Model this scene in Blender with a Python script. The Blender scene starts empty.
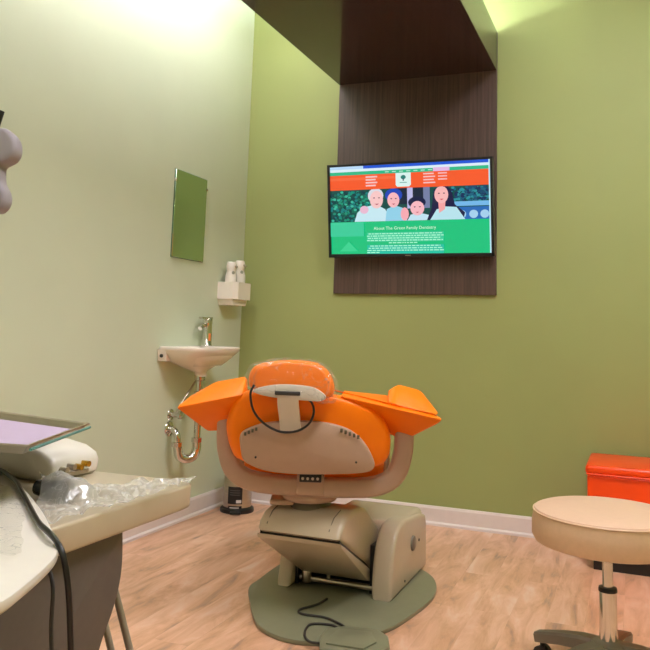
import bpy, bmesh, math, random
from mathutils import Vector, Matrix, noise
random.seed(4)
S = bpy.context.scene
COL = S.collection
pi = math.pi

# ------------------------------------------------------------------ camera
fw = Vector((-0.36861114, 0.92113131, 0.12507175))
rt = Vector((0.92942012, 0.36771908, 0.03099867))
up = rt.cross(fw)
cd = bpy.data.cameras.new('camera')
cam = bpy.data.objects.new('camera', cd)
COL.objects.link(cam)
M = Matrix((rt, up, -fw)).transposed().to_4x4()
M.translation = Vector((2.2719, -4.2347, 1.0177))
cam.matrix_world = M
cd.sensor_width = 36
cd.lens = 767.188 / 650 * 36
cd.shift_x = -5.307 / 650
cd.shift_y = -89.633 / 650
cd.clip_start = 0.02
S.camera = cam

# ------------------------------------------------------------------ world, exposure
w = bpy.data.worlds.new('world')
S.world = w
w.use_nodes = True
w.node_tree.nodes['Background'].inputs[0].default_value = (1.0, 0.95, 0.88, 1)
w.node_tree.nodes['Background'].inputs[1].default_value = 0.1
S.view_settings.view_transform = 'Standard'
S.view_settings.look = 'None'
S.view_settings.gamma = 1
S.view_settings.use_curve_mapping = False
S.view_settings.exposure = -0.12
CEILING_LIGHT = 38.0
COVE_LIGHT = 85.0
# troffer centres on the ceiling: x, y, size x, size y, strength factor
TROFFERS = [(0.38, -1.6, 0.42, 2.2, 0.33), (2.45, -2.0, 0.6, 1.2, 0.88), (2.2, -4.3, 0.6, 1.2, 0.38)]

# ------------------------------------------------------------------ helpers
def lin(c):
    return tuple(((v / 255) / 12.92 if v / 255 <= 0.04045 else ((v / 255 + 0.055) / 1.055) ** 2.4) for v in c) + (1,)

def mat(name, rgb, rough=0.5, metal=0.0, var=0.06, scale=30, bump=0.0, spec=0.5, coat=0.0, trans=0.0, stretch=(1, 1, 1)):
    m = bpy.data.materials.new(name)
    m.use_nodes = True
    nt = m.node_tree
    b = nt.nodes['Principled BSDF']
    c = lin(rgb)
    tc = nt.nodes.new('ShaderNodeTexCoord')
    mp = nt.nodes.new('ShaderNodeMapping')
    mp.inputs['Scale'].default_value = stretch
    n = nt.nodes.new('ShaderNodeTexNoise')
    n.inputs['Scale'].default_value = scale
    n.inputs['Detail'].default_value = 4
    r = nt.nodes.new('ShaderNodeValToRGB')
    r.color_ramp.elements[0].position = 0.3
    r.color_ramp.elements[1].position = 0.7
    r.color_ramp.elements[0].color = tuple(v * (1 - var) for v in c[:3]) + (1,)
    r.color_ramp.elements[1].color = tuple(min(1, v * (1 + var)) for v in c[:3]) + (1,)
    nt.links.new(tc.outputs['Object'], mp.inputs[0])
    nt.links.new(mp.outputs[0], n.inputs['Vector'])
    nt.links.new(n.outputs['Fac'], r.inputs[0])
    nt.links.new(r.outputs[0], b.inputs['Base Color'])
    b.inputs['Roughness'].default_value = rough
    b.inputs['Metallic'].default_value = metal
    b.inputs['Specular IOR Level'].default_value = spec
    b.inputs['Coat Weight'].default_value = coat
    b.inputs['Transmission Weight'].default_value = trans
    if bump:
        bp = nt.nodes.new('ShaderNodeBump')
        bp.inputs['Strength'].default_value = bump
        bp.inputs['Distance'].default_value = 0.002
        nt.links.new(n.outputs['Fac'], bp.inputs['Height'])
        nt.links.new(bp.outputs[0], b.inputs['Normal'])
    return m

def emit(name, rgb, s):
    m = bpy.data.materials.new(name)
    m.use_nodes = True
    nt = m.node_tree
    nt.nodes.remove(nt.nodes['Principled BSDF'])
    e = nt.nodes.new('ShaderNodeEmission')
    e.inputs[0].default_value = lin(rgb)
    e.inputs[1].default_value = s
    nt.links.new(e.outputs[0], nt.nodes['Material Output'].inputs[0])
    return m

def screen_mat(name, rgb, s=1.0):
    m = emit(name, rgb, s)
    nt = m.node_tree
    e = [n for n in nt.nodes if n.type == 'EMISSION'][0]
    g = nt.nodes.new('ShaderNodeBsdfGlossy')
    g.inputs['Roughness'].default_value = 0.2
    g.inputs[0].default_value = (0.04, 0.04, 0.04, 1)
    a = nt.nodes.new('ShaderNodeAddShader')
    nt.links.new(e.outputs[0], a.inputs[0])
    nt.links.new(g.outputs[0], a.inputs[1])
    nt.links.new(a.outputs[0], nt.nodes['Material Output'].inputs[0])
    return m

def obj(name, bm, m, parent=None, smooth=True, mats=None, angle=40, merge=True):
    if merge:
        bmesh.ops.remove_doubles(bm, verts=bm.verts, dist=1e-6)
    bmesh.ops.recalc_face_normals(bm, faces=bm.faces)
    me = bpy.data.meshes.new(name)
    bm.to_mesh(me)
    bm.free()
    for mm in (mats or [m]):
        me.materials.append(mm)
    if smooth:
        for p in me.polygons:
            p.use_smooth = True
        me.set_sharp_from_angle(angle=math.radians(angle))
    o = bpy.data.objects.new(name, me)
    COL.objects.link(o)
    if parent is not None:
        o.parent = parent
        # a part's world matrix is the identity, only the thing's empty is moved
        if parent.parent is None: o.matrix_parent_inverse = Matrix.Translation(parent.location).inverted()
    return o

def tag(o, label, cat, group=None, kind=None):
    if label: o['label'] = label
    if cat: o['category'] = cat
    if group: o['group'] = group
    if kind: o['kind'] = kind
    return o

def thing(name, label, cat, loc, group=None):
    o = bpy.data.objects.new(name, None)
    o.empty_display_size = 0.05
    COL.objects.link(o)
    o.location = loc
    return tag(o, label, cat, group)

def struct(name, bm, m, smooth=False):
    o = obj(name, bm, m, smooth=smooth)
    o['kind'] = 'structure'
    return o

def box(x0, x1, y0, y1, z0, z1, bev=0.0, seg=3, bm=None):
    bm = bm or bmesh.new()
    t = bmesh.new()
    bmesh.ops.create_cube(t, size=1)
    for v in t.verts:
        v.co = Vector(((x0 + x1) / 2 + v.co.x * (x1 - x0), (y0 + y1) / 2 + v.co.y * (y1 - y0), (z0 + z1) / 2 + v.co.z * (z1 - z0)))
    if bev:
        bmesh.ops.bevel(t, geom=t.edges[:], offset=bev, segments=seg, affect='EDGES', profile=0.5)
    join(bm, t)
    return bm

def join(bm, t, f=None):
    if f:
        for v in t.verts:
            v.co = f(v.co)
    me = bpy.data.meshes.new('tmp')
    t.to_mesh(me)
    t.free()
    bm.from_mesh(me)
    bpy.data.meshes.remove(me)
    return bm

def prism(pts, axis, a0, a1, bev=0.0, seg=3, bm=None):
    """polygon pts in the two other axes, extruded along axis (0 x, 1 y, 2 z)"""
    bm = bm or bmesh.new()
    t = bmesh.new()
    def mk(u, v, a):
        return {0: (a, u, v), 1: (u, a, v), 2: (u, v, a)}[axis]
    A = [t.verts.new(mk(u, v, a0)) for u, v in pts]
    B = [t.verts.new(mk(u, v, a1)) for u, v in pts]
    fa = t.faces.new(A)
    fb = t.faces.new(B[::-1])
    n = len(pts)
    for i in range(n):
        t.faces.new((A[i], B[i], B[(i + 1) % n], A[(i + 1) % n]))
    bmesh.ops.recalc_face_normals(t, faces=t.faces)
    if bev:
        es = [e for e in t.edges if (fa in e.link_faces or fb in e.link_faces)]
        bmesh.ops.bevel(t, geom=es, offset=bev, segments=seg, affect='EDGES', profile=0.5)
    join(bm, t)
    return bm

def cr(pts, n=8, closed=False):
    """Catmull-Rom resample of a point list"""
    P = [Vector(p) for p in pts]
    out = []
    m = len(P)
    rng = range(m) if closed else range(m - 1)
    for i in rng:
        p1, p2 = P[i], P[(i + 1) % m]
        p0 = P[(i - 1) % m] if (closed or i > 0) else p1 * 2 - p2
        p3 = P[(i + 2) % m] if (closed or i + 2 < m) else p2 * 2 - p1
        for k in range(n):
            t = k / n
            out.append(0.5 * ((2 * p1) + (p2 - p0) * t + (2 * p0 - 5 * p1 + 4 * p2 - p3) * t * t + (3 * p1 - p0 - 3 * p2 + p3) * t ** 3))
    if not closed:
        out.append(P[-1])
    return out

def cr2(pts, n=6):
    return [(v.x, v.y) for v in cr([(a, b, 0) for a, b in pts], n, True)]

def tube(path, r, seg=12, bm=None, sect=None, upv=None, caps=True):
    """round (or sect = list of (u, v)) section swept along a path"""
    bm = bm or bmesh.new()
    P = [Vector(p) for p in path]
    rings = []
    prev = None
    for i, p in enumerate(P):
        d = (P[min(i + 1, len(P) - 1)] - P[max(i - 1, 0)]).normalized()
        if upv is not None:
            u = (Vector(upv) - d * d.dot(Vector(upv))).normalized()
        else:
            if prev is None:
                prev = Vector((0, 0, 1)) if abs(d.z) < 0.9 else Vector((1, 0, 0))
            u = (prev - d * d.dot(prev)).normalized()
            prev = u
        v = d.cross(u)
        rr = r[i] if isinstance(r, (list, tuple)) else r
        if sect:
            rings.append([bm.verts.new(p + u * a * rr + v * b * rr) for a, b in sect])
        else:
            rings.append([bm.verts.new(p + (u * math.cos(2 * pi * k / seg) + v * math.sin(2 * pi * k / seg)) * rr) for k in range(seg)])
    for a, b in zip(rings, rings[1:]):
        n = len(a)
        for k in range(n):
            bm.faces.new((a[k], a[(k + 1) % n], b[(k + 1) % n], b[k]))
    if caps:
        bm.faces.new(rings[0][::-1])
        bm.faces.new(rings[-1])
    return bm

def lathe(prof, c=(0, 0, 0), seg=32, bm=None, f=None, sx=1, sy=1):
    """profile of (radius, z) turned about the vertical axis at c"""
    bm = bm or bmesh.new()
    rings = []
    for r, z in prof:
        if r < 1e-5:
            rings.append([bm.verts.new(Vector((c[0], c[1], c[2] + z)))])
        else:
            rings.append([bm.verts.new(Vector((c[0] + r * sx * math.cos(2 * pi * k / seg), c[1] + r * sy * math.sin(2 * pi * k / seg), c[2] + z))) for k in range(seg)])
    for a, b in zip(rings, rings[1:]):
        if len(a) == 1 and len(b) == 1: continue
        for k in range(seg):
            k2 = (k + 1) % seg
            if len(a) == 1: bm.faces.new((a[0], b[k2], b[k]))
            elif len(b) == 1: bm.faces.new((a[k], a[k2], b[0]))
            else: bm.faces.new((a[k], a[k2], b[k2], b[k]))
    if len(rings[0]) > 1: bm.faces.new(rings[0][::-1])
    if len(rings[-1]) > 1: bm.faces.new(rings[-1])
    if f:
        for v in bm.verts: v.co = f(v.co)
    return bm

def pad(outline, axis, a0, a1, r, dome0=0.0, dome1=0.0, shear=None, bm=None, n=5):
    """cushion: outline extruded from a0 to a1 with soft edges and domed faces"""
    bm = bm or bmesh.new()
    cx = sum(p[0] for p in outline) / len(outline)
    cy = sum(p[1] for p in outline) / len(outline)
    R = max(math.hypot(p[0] - cx, p[1] - cy) for p in outline)
    def ring(s, a):
        vs = []
        for u, v in outline:
            U, V = cx + (u - cx) * s, cy + (v - cy) * s
            co = {0: (a, U, V), 1: (U, a, V), 2: (U, V, a)}[axis]
            vs.append(bm.verts.new(co))
        return vs
    sg = 1 if a1 > a0 else -1
    L = []
    for s, q in ((0.12, 1), (0.4, 0.86), (0.65, 0.6), (0.82, 0.3)):
        L.append((s, a0 - sg * dome0 * q))
    for k in range(n + 1):
        t = k / n * pi / 2
        L.append((1 - r / R * (1 - math.sin(t)), a0 + sg * r * (1 - math.cos(t))))
    for k in range(n + 1):
        t = pi / 2 - k / n * pi / 2
        L.append((1 - r / R * (1 - math.sin(t)), a1 - sg * r * (1 - math.cos(t))))
    for s, q in ((0.82, 0.3), (0.65, 0.6), (0.4, 0.86), (0.12, 1)):
        L.append((s, a1 + sg * dome1 * q))
    rings = [ring(s, a) for s, a in L]
    m = len(outline)
    for A, B in zip(rings, rings[1:]):
        for k in range(m):
            bm.faces.new((A[k], A[(k + 1) % m], B[(k + 1) % m], B[k]))
    bm.faces.new(rings[0][::-1])
    bm.faces.new(rings[-1])
    return bm

def hull(pts, bev=0.012, seg=3, bm=None):
    bm = bm or bmesh.new()
    t = bmesh.new()
    for q in pts: t.verts.new(q)
    res = bmesh.ops.convex_hull(t, input=t.verts)
    bmesh.ops.delete(t, geom=[v for v in t.verts if not v.link_faces], context='VERTS')
    bmesh.ops.dissolve_limit(t, angle_limit=math.radians(6), verts=t.verts, edges=t.edges)
    if bev:
        bmesh.ops.bevel(t, geom=t.edges[:], offset=bev, segments=seg, affect='EDGES', profile=0.5)
    join(bm, t)
    return bm

def xf(bm, f):
    for v in bm.verts: v.co = f(v.co)
    return bm

# ------------------------------------------------------------------ materials
def wall_mat(name, rgb):
    m = mat(name, rgb, rough=0.55, var=0.025, scale=2.2, spec=0.35)
    nt = m.node_tree
    b = nt.nodes['Principled BSDF']
    n = nt.nodes.new('ShaderNodeTexNoise')
    n.inputs['Scale'].default_value = 220
    tc = nt.nodes.new('ShaderNodeTexCoord')
    nt.links.new(tc.outputs['Object'], n.inputs['Vector'])
    bp = nt.nodes.new('ShaderNodeBump')
    bp.inputs['Strength'].default_value = 0.08
    bp.inputs['Distance'].default_value = 0.002
    nt.links.new(n.outputs['Fac'], bp.inputs['Height'])
    nt.links.new(bp.outputs[0], b.inputs['Normal'])
    return m

M_green = wall_mat('green_wall_paint', (154, 161, 100))
M_sage = wall_mat('pale_sage_wall_paint', (207, 214, 186))
M_ceil = mat('ceiling_white', (236, 234, 224), rough=0.8, var=0.02, scale=60)
M_trim = mat('white_trim_paint', (226, 214, 208), rough=0.35, var=0.02)
M_white = mat('white_ceramic', (238, 228, 214), rough=0.15, var=0.01, coat=0.3)
M_chrome = mat('chrome', (215, 212, 205), rough=0.12, metal=1, var=0.03)
M_steel = mat('brushed_steel', (190, 180, 165), rough=0.28, metal=1, var=0.08, scale=20, stretch=(1, 1, 12))
M_beige = mat('beige_enamel', (190, 174, 148), rough=0.32, var=0.02, coat=0.2)
M_beige2 = mat('beige_enamel_shell', (178, 148, 126), rough=0.4, var=0.02)
M_plate = mat('grey_green_and_base_reflection', (124, 124, 98), rough=0.3, var=0.03)  # base plate is beige; its greenish reflection is mixed into this colour
M_orange = mat('orange_vinyl', (255, 126, 0), rough=0.4, var=0.05, scale=9, bump=0.15, spec=0.28)
M_redor = mat('red_orange_vinyl', (255, 74, 8), rough=0.3, var=0.06, scale=8, bump=0.15)
M_tan = mat('tan_vinyl', (216, 182, 148), rough=0.42, var=0.03, scale=60, bump=0.1)
M_tan_top = mat('tan_vinyl_seat_top', (216, 178, 150), rough=0.45, var=0.02, scale=60, bump=0.1)
M_black = mat('black_plastic', (22, 20, 20), rough=0.35, var=0.1)
M_dark = mat('dark_rubber', (52, 48, 44), rough=0.55, var=0.1)
M_greypl = mat('dark_grey_cabinet', (92, 84, 78), rough=0.5, var=0.04, scale=90)
M_nylon = mat('grey_nylon', (120, 112, 98), rough=0.4, var=0.04)
M_unit = mat('white_unit_plastic', (222, 214, 202), rough=0.3, var=0.02)
M_brass = mat('brass', (205, 160, 60), rough=0.25, metal=1, var=0.1)
M_satin = mat('satin_grey_metal', (168, 156, 144), rough=0.45, metal=0.4, var=0.03)
M_paper = mat('lavender_paper', (188, 168, 192), rough=0.8, var=0.01)
M_lamp = mat('lamp_housing', (150, 142, 146), rough=0.5, var=0.02)
M_lightgrey = mat('frosted_grey_plastic', (205, 196, 182), rough=0.3, var=0.03)

def wood_mat(name, c0, c1, rough, vert=True):
    m = bpy.data.materials.new(name)
    m.use_nodes = True
    nt = m.node_tree
    b = nt.nodes['Principled BSDF']
    tc = nt.nodes.new('ShaderNodeTexCoord')
    mp = nt.nodes.new('ShaderNodeMapping')
    mp.inputs['Scale'].default_value = (70, 70, 1.6) if vert else (70, 1.6, 70)
    n = nt.nodes.new('ShaderNodeTexNoise')
    n.inputs['Scale'].default_value = 1.6
    n.inputs['Detail'].default_value = 6
    n.inputs['Roughness'].default_value = 0.65
    r = nt.nodes.new('ShaderNodeValToRGB')
    r.color_ramp.elements[0].position = 0.3
    r.color_ramp.elements[1].position = 0.72
    r.color_ramp.elements[0].color = lin(c0)
    r.color_ramp.elements[1].color = lin(c1)
    nt.links.new(tc.outputs['Object'], mp.inputs[0])
    nt.links.new(mp.outputs[0], n.inputs['Vector'])
    nt.links.new(n.outputs['Fac'], r.inputs[0])
    nt.links.new(r.outputs[0], b.inputs['Base Color'])
    b.inputs['Roughness'].default_value = rough
    return m

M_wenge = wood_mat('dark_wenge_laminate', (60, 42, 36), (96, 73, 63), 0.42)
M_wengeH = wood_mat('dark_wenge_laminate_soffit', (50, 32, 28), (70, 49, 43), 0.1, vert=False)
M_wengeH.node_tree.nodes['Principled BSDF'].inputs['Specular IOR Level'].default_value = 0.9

def floor_mat():
    m = bpy.data.materials.new('light_wood_plank_floor')
    m.use_nodes = True
    nt = m.node_tree
    N = nt.nodes
    Lk = nt.links
    b = N['Principled BSDF']
    tc = N.new('ShaderNodeTexCoord')
    rot = N.new('ShaderNodeMapping')
    rot.inputs['Rotation'].default_value = (0, 0, pi / 2)
    br = N.new('ShaderNodeTexBrick')
    br.inputs['Scale'].default_value = 1
    br.inputs['Brick Width'].default_value = 1.2
    br.inputs['Row Height'].default_value = 0.13
    br.inputs['Mortar Size'].default_value = 0.0012
    br.inputs['Mortar Smooth'].default_value = 0.3
    br.offset = 0.37
    br.inputs['Color1'].default_value = (0.0, 0.0, 0.0, 1)
    br.inputs['Color2'].default_value = (1, 1, 1, 1)
    br.inputs['Mortar'].default_value = (0.4, 0.4, 0.4, 1)
    Lk.new(tc.outputs['Object'], rot.inputs[0])
    Lk.new(rot.outputs[0], br.inputs['Vector'])
    mp = N.new('ShaderNodeMapping')
    mp.inputs['Scale'].default_value = (9, 2.0, 1)
    n = N.new('ShaderNodeTexNoise')
    n.inputs['Scale'].default_value = 1.3
    n.inputs['Detail'].default_value = 7
    n.inputs['Roughness'].default_value = 0.62
    n.inputs['Distortion'].default_value = 0.6
    off = N.new('ShaderNodeVectorMath')
    off.operation = 'MULTIPLY_ADD'
    off.inputs[1].default_value = (7, 7, 0)
    Lk.new(br.outputs['Color'], off.inputs[0])
    Lk.new(tc.outputs['Object'], mp.inputs[0])
    Lk.new(mp.outputs[0], off.inputs[2])
    Lk.new(off.outputs[0], n.inputs['Vector'])
    r = N.new('ShaderNodeValToRGB')
    e = r.color_ramp.elements
    e[0].position = 0.30; e[0].color = lin((160, 128, 112))
    e[1].position = 0.74; e[1].color = lin((232, 202, 182))
    k = r.color_ramp.elements.new(0.42); k.color = lin((206, 156, 120))
    k = r.color_ramp.elements.new(0.57); k.color = lin((226, 178, 146))
    Lk.new(n.outputs['Fac'], r.inputs[0])
    mx = N.new('ShaderNodeMixRGB')
    mx.blend_type = 'MULTIPLY'
    mx.inputs[0].default_value = 0.12
    r2 = N.new('ShaderNodeValToRGB')
    r2.color_ramp.elements[0].color = (0.62, 0.6, 0.58, 1)
    r2.color_ramp.elements[1].color = (1, 1, 1, 1)
    Lk.new(br.outputs['Color'], r2.inputs[0])
    Lk.new(r.outputs[0], mx.inputs[1])
    Lk.new(r2.outputs[0], mx.inputs[2])
    Lk.new(mx.outputs[0], b.inputs['Base Color'])
    b.inputs['Roughness'].default_value = 0.36
    return m
M_floor = floor_mat()

def film_mat(name, clear, crease=18, tint=(0.95, 0.95, 0.93)):
    m = bpy.data.materials.new(name)
    m.use_nodes = True
    nt = m.node_tree
    N = nt.nodes
    N.remove(N['Principled BSDF'])
    t = N.new('ShaderNodeBsdfTransparent')
    t.inputs[0].default_value = tint + (1,)
    g = N.new('ShaderNodeBsdfGlossy')
    g.inputs['Roughness'].default_value = 0.12
    d = N.new('ShaderNodeBsdfTranslucent')
    d.inputs[0].default_value = (0.85, 0.85, 0.82, 1)
    df = N.new('ShaderNodeBsdfDiffuse')
    df.inputs[0].default_value = (0.9, 0.89, 0.86, 1)
    a = N.new('ShaderNodeMixShader'); a.inputs[0].default_value = 0.5
    nt.links.new(d.outputs[0], a.inputs[1]); nt.links.new(df.outputs[0], a.inputs[2])
    b = N.new('ShaderNodeMixShader'); b.inputs[0].default_value = 0.3
    nt.links.new(a.outputs[0], b.inputs[1]); nt.links.new(g.outputs[0], b.inputs[2])
    c = N.new('ShaderNodeMixShader'); c.inputs[0].default_value = clear
    nt.links.new(b.outputs[0], c.inputs[1]); nt.links.new(t.outputs[0], c.inputs[2])
    tc = N.new('ShaderNodeTexCoord')
    n = N.new('ShaderNodeTexNoise')
    n.inputs['Scale'].default_value = 45
    n.inputs['Distortion'].default_value = 1.5
    bp = N.new('ShaderNodeBump')
    bp.inputs['Strength'].default_value = 0.5
    bp.inputs['Distance'].default_value = 0.004
    nt.links.new(tc.outputs['Object'], n.inputs['Vector'])
    nt.links.new(n.outputs['Fac'], bp.inputs['Height'])
    nt.links.new(bp.outputs[0], g.inputs['Normal'])
    # creases: thin fold lines, whiter and less clear to paint in wrinkle highlights
    n2 = N.new('ShaderNodeTexNoise')
    n2.inputs['Scale'].default_value = crease
    n2.inputs['Detail'].default_value = 2
    n2.inputs['Distortion'].default_value = 1.2
    nt.links.new(tc.outputs['Object'], n2.inputs['Vector'])
    rp = N.new('ShaderNodeValToRGB')
    e = rp.color_ramp.elements
    e[0].position = 0.44; e[0].color = (clear,) * 3 + (1,)
    e[1].position = 0.56; e[1].color = (clear,) * 3 + (1,)
    k = e.new(0.485); k.color = (clear,) * 3 + (1,)
    k = e.new(0.50); k.color = (clear * 0.68,) * 3 + (1,)
    k = e.new(0.515); k.color = (clear,) * 3 + (1,)
    nt.links.new(n2.outputs['Fac'], rp.inputs[0])
    nt.links.new(rp.outputs[0], c.inputs[0])
    nt.links.new(c.outputs[0], N['Material Output'].inputs[0])
    return m
M_film = film_mat('crumpled_clear_film', 0.57, 30)
M_film3 = film_mat('headrest_clear_film', 0.93, 9, (0.99, 0.99, 0.98))
M_film2 = film_mat('thin_clear_film', 0.88)

# ------------------------------------------------------------------ room shell
RX, RY, RZ = 3.7, -5.4, 3.15
struct('floor', box(-0.1, RX + 0.1, RY - 0.1, 0.1, -0.1, 0.0), M_floor)
struct('ceiling', box(-0.1, RX + 0.1, RY - 0.1, 0.1, RZ, RZ + 0.1), M_ceil)
struct('wall_back', box(-0.1, RX + 0.1, 0.0, 0.1, 0.0, RZ), M_green)
struct('wall_left', box(-0.1, 0.0, RY, 0.0, 0.0, RZ), M_sage)
struct('wall_right', box(RX, RX + 0.1, RY, 0.0, 0.0, RZ), M_green)
struct('wall_front', box(-0.1, RX + 0.1, RY - 0.1, RY, 0.0, RZ), M_sage)
def base_prof(d):
    return [(0, 0), (d, 0), (d, 0.012), (0.013, 0.02), (0.013, 0.088), (0.008, 0.1), (0, 0.1)]
bm = prism([(-a, z) for a, z in base_prof(0.022)], 0, 0.013, RX - 0.013)
struct('baseboard_back', bm, M_trim)
bm = prism([(a, z) for a, z in base_prof(0.022)], 1, RY, 0.0)
struct('baseboard_left', bm, M_trim)
bm = prism([(RX - a, z) for a, z in base_prof(0.022)], 1, RY, 0.0)
struct('baseboard_right', bm, M_trim)

# ------------------------------------------------------------------ ceiling troffers
M_diff = [emit('troffer_diffuser_%s' % n, (250, 247, 255), CEILING_LIGHT * t[4]) for n, t in zip(('a', 'b', 'c'), TROFFERS)]
tl = ['flush ceiling light panel near the left wall above the sink side', 'flush ceiling light panel to the right of the dark soffit', 'flush ceiling light panel farthest from the television wall']
for i, (x, y, sx, sy, st) in enumerate(TROFFERS):
    t = thing('ceiling_light', tl[i], 'ceiling light', (x, y, RZ), 'ceiling light panels')
    bm = bmesh.new()
    for (a0, a1, b0, b1) in ((-sx / 2 - .03, sx / 2 + .03, -sy / 2 - .03, -sy / 2), (-sx / 2 - .03, sx / 2 + .03, sy / 2, sy / 2 + .03), (-sx / 2 - .03, -sx / 2, -sy / 2, sy / 2), (sx / 2, sx / 2 + .03, -sy / 2, sy / 2)):
        box(x + a0, x + a1, y + b0, y + b1, RZ - 0.025, RZ, bm=bm)
    obj('frame', bm, M_trim, t, smooth=False)
    obj('diffuser', box(x - sx / 2, x + sx / 2, y - sy / 2, y + sy / 2, RZ - 0.012, RZ - 0.004), M_diff[i], t, smooth=False)

# ------------------------------------------------------------------ wood feature panel and soffit
X1, X2 = 0.616, 1.566
ft = thing('wood_feature_panel', 'dark brown wood panel on the green wall behind the television', 'wall panel', (1.09, 0, 1.245))
obj('board', box(X1, X2, -0.022, -0.0005, 1.2445, 2.74, 0.0015, 1), M_wenge, ft)
so = thing('overhead_soffit', 'long dark brown box soffit running overhead from the panel', 'soffit', (1.09, -0.022, 2.51))
bm = box(X1, X2, -2.9, -0.0225, 2.5114, 2.685, 0.0015, 1)
box(X1, X1 + .018, -2.9, -0.0225, 2.684, 2.7396, bm=bm)
box(X2 - .018, X2, -2.9, -0.0225, 2.684, 2.7396, bm=bm)
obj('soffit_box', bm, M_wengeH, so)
obj('ceiling_riser', box(X1 + .3, X2 - .3, -2.8, -0.1, 2.685, RZ), M_ceil, so, smooth=False)
M_cove = emit('cove_led', (236, 250, 255), COVE_LIGHT)
for s in (0, 1):
    xx = X1 + 0.16 if s == 0 else X2 - 0.16
    obj('light_strip', box(xx - .02, xx + .02, -2.7, -0.08, 2.6855, 2.70), M_cove, so, smooth=False)

# ------------------------------------------------------------------ television
TVw, TVh = 0.955, 0.538
tv = thing('television', 'wall television with thin black frame showing a green and orange web page', 'television', (1.1, -0.022, 1.72))
tilt = math.radians(8)
TC = Vector((1.093, -0.135, 1.715))
def tvf(co):   # local: x right, y depth (front is negative), z up
    c, s = math.cos(tilt), math.sin(tilt)
    y, z = co.y, co.z
    return TC + Vector((co.x, y * c - z * s, y * s * -1 * -1 + z * c))
bm = bmesh.new()
b_ = 0.014
W2, H2 = TVw / 2, TVh / 2
for q in ((-W2, W2, H2 - b_, H2), (-W2, W2, -H2, -H2 + 0.02), (-W2, -W2 + b_, -H2, H2), (W2 - b_, W2, -H2, H2)):
    box(q[0], q[1], -0.012, 0.03, q[2], q[3], 0.002, 1, bm=bm)
obj('bezel', xf(bm, tvf), M_black, tv)
obj('back_cover', xf(box(-W2 + .01, W2 - .01, 0.004, 0.045, -H2 + .01, H2 - .01, 0.01, 2), tvf), M_black, tv)
bm = box(-0.12, 0.12, 0.045, 0.07, -0.1, 0.1)
xf(bm, tvf)
box(0.98, 1.2, -0.07, -0.022, 1.64, 1.8, bm=bm)
obj('wall_bracket', bm, M_dark, tv, smooth=False)
obj('maker_mark', xf(box(-0.016, 0.016, -0.0135, -0.012, -H2 + 0.008, -H2 + 0.012), tvf), M_steel, tv, smooth=False)

# the picture on the screen, flat layered shapes on one mesh
SC = {}
smats = []
def sm(rgb):
    if rgb not in SC:
        SC[rgb] = len(smats)
        smats.append(screen_mat('screen_%d_%d_%d' % rgb, rgb, 1.0))
    return SC[rgb]
sw, sh = TVw - 2 * b_, TVh - b_ - 0.02
scb = bmesh.new()
lay = [0]
def P2(u, v):  # u 0..1 left to right, v 0..1 top to bottom
    return (-sw / 2 + u * sw, H2 - b_ - v * sh)
def poly(pts, rgb, d=None):
    lay[0] += 1
    yy = 0.002 - 0.00002 * lay[0] if d is None else d
    vs = []
    for u, v in pts:
        x, z = P2(min(max(u, 0), 1), min(max(v, 0), 1))
        vs.append(scb.verts.new((x, yy, z)))
    f = scb.faces.new(vs)
    f.material_index = sm(rgb)
def rct(u0, u1, v0, v1, rgb): poly([(u0, v0), (u1, v0), (u1, v1), (u0, v1)], rgb)
def ell(u, v, ru, rv, rgb, n=16, vmax=1.0, vmin=0.0):
    poly([(u + ru * math.cos(2 * pi * k / n), min(vmax, max(vmin, v + rv * math.sin(2 * pi * k / n)))) for k in range(n)], rgb)
rct(0, 1, 0, 1, (20, 200, 130))
rct(0, 1, 0.0, 0.035, (30, 90, 220))
rct(0, 0.22, 0.0, 0.035, (190, 225, 255))
rct(0, 1, 0.032, 0.062, (225, 245, 255))
rct(0, 1, 0.062, 0.10, (40, 190, 140))
for k in range(7):
    rct(0.36 + k * 0.045, 0.385 + k * 0.045, 0.076, 0.086, (190, 240, 220))
rct(0.66, 0.76, 0.058, 0.10, (235, 190, 235))
rct(0, 1, 0.10, 0.27, (255, 92, 44))
rct(0, 0.42, 0.13, 0.16, (255, 110, 66))
for k in range(4):
    rct(0.235, 0.31 - 0.01 * (k % 2), 0.12 + 0.033 * k, 0.137 + 0.033 * k, (255, 205, 205))
    rct(0.60, 0.665 + 0.008 * (k % 2), 0.115 + 0.033 * k, 0.13 + 0.033 * k, (255, 200, 200))
    if k < 3: rct(0.69, 0.745, 0.115 + 0.033 * k, 0.13 + 0.033 * k, (255, 190, 190))
# photograph banner
rct(0, 1, 0.27, 0.635, (10, 78, 74))
rr = random.Random(11)
for k in range(230):
    u = rr.uniform(0.0, 0.30); v = rr.uniform(0.29, 0.62)
    ell(u, v, 0.011, 0.016, rr.choice([(20, 150, 120), (10, 110, 90), (60, 190, 160), (8, 60, 70), (15, 130, 130)]), 6, 0.634, 0.271)
for k in range(150):
    u = rr.uniform(0.77, 0.99); v = rr.uniform(0.285, 0.44)
    ell(u, v, 0.011, 0.015, rr.choice([(20, 100, 130), (14, 70, 110), (40, 150, 160), (12, 40, 90)]), 6, 0.634, 0.271)
rct(0.42, 0.60, 0.27, 0.45, (16, 34, 60))
rct(0.50, 0.535, 0.27, 0.50, (190, 190, 235))
rct(0.60, 0.64, 0.27, 0.5, (120, 130, 170))
rct(0.78, 1, 0.44, 0.49, (120, 190, 240))
rct(0.78, 1, 0.50, 0.635, (40, 110, 190))
for u in (0.83, 0.90, 0.965):
    ell(u, 0.58, 0.026, 0.045, (170, 215, 245), 14, 0.634)
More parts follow.
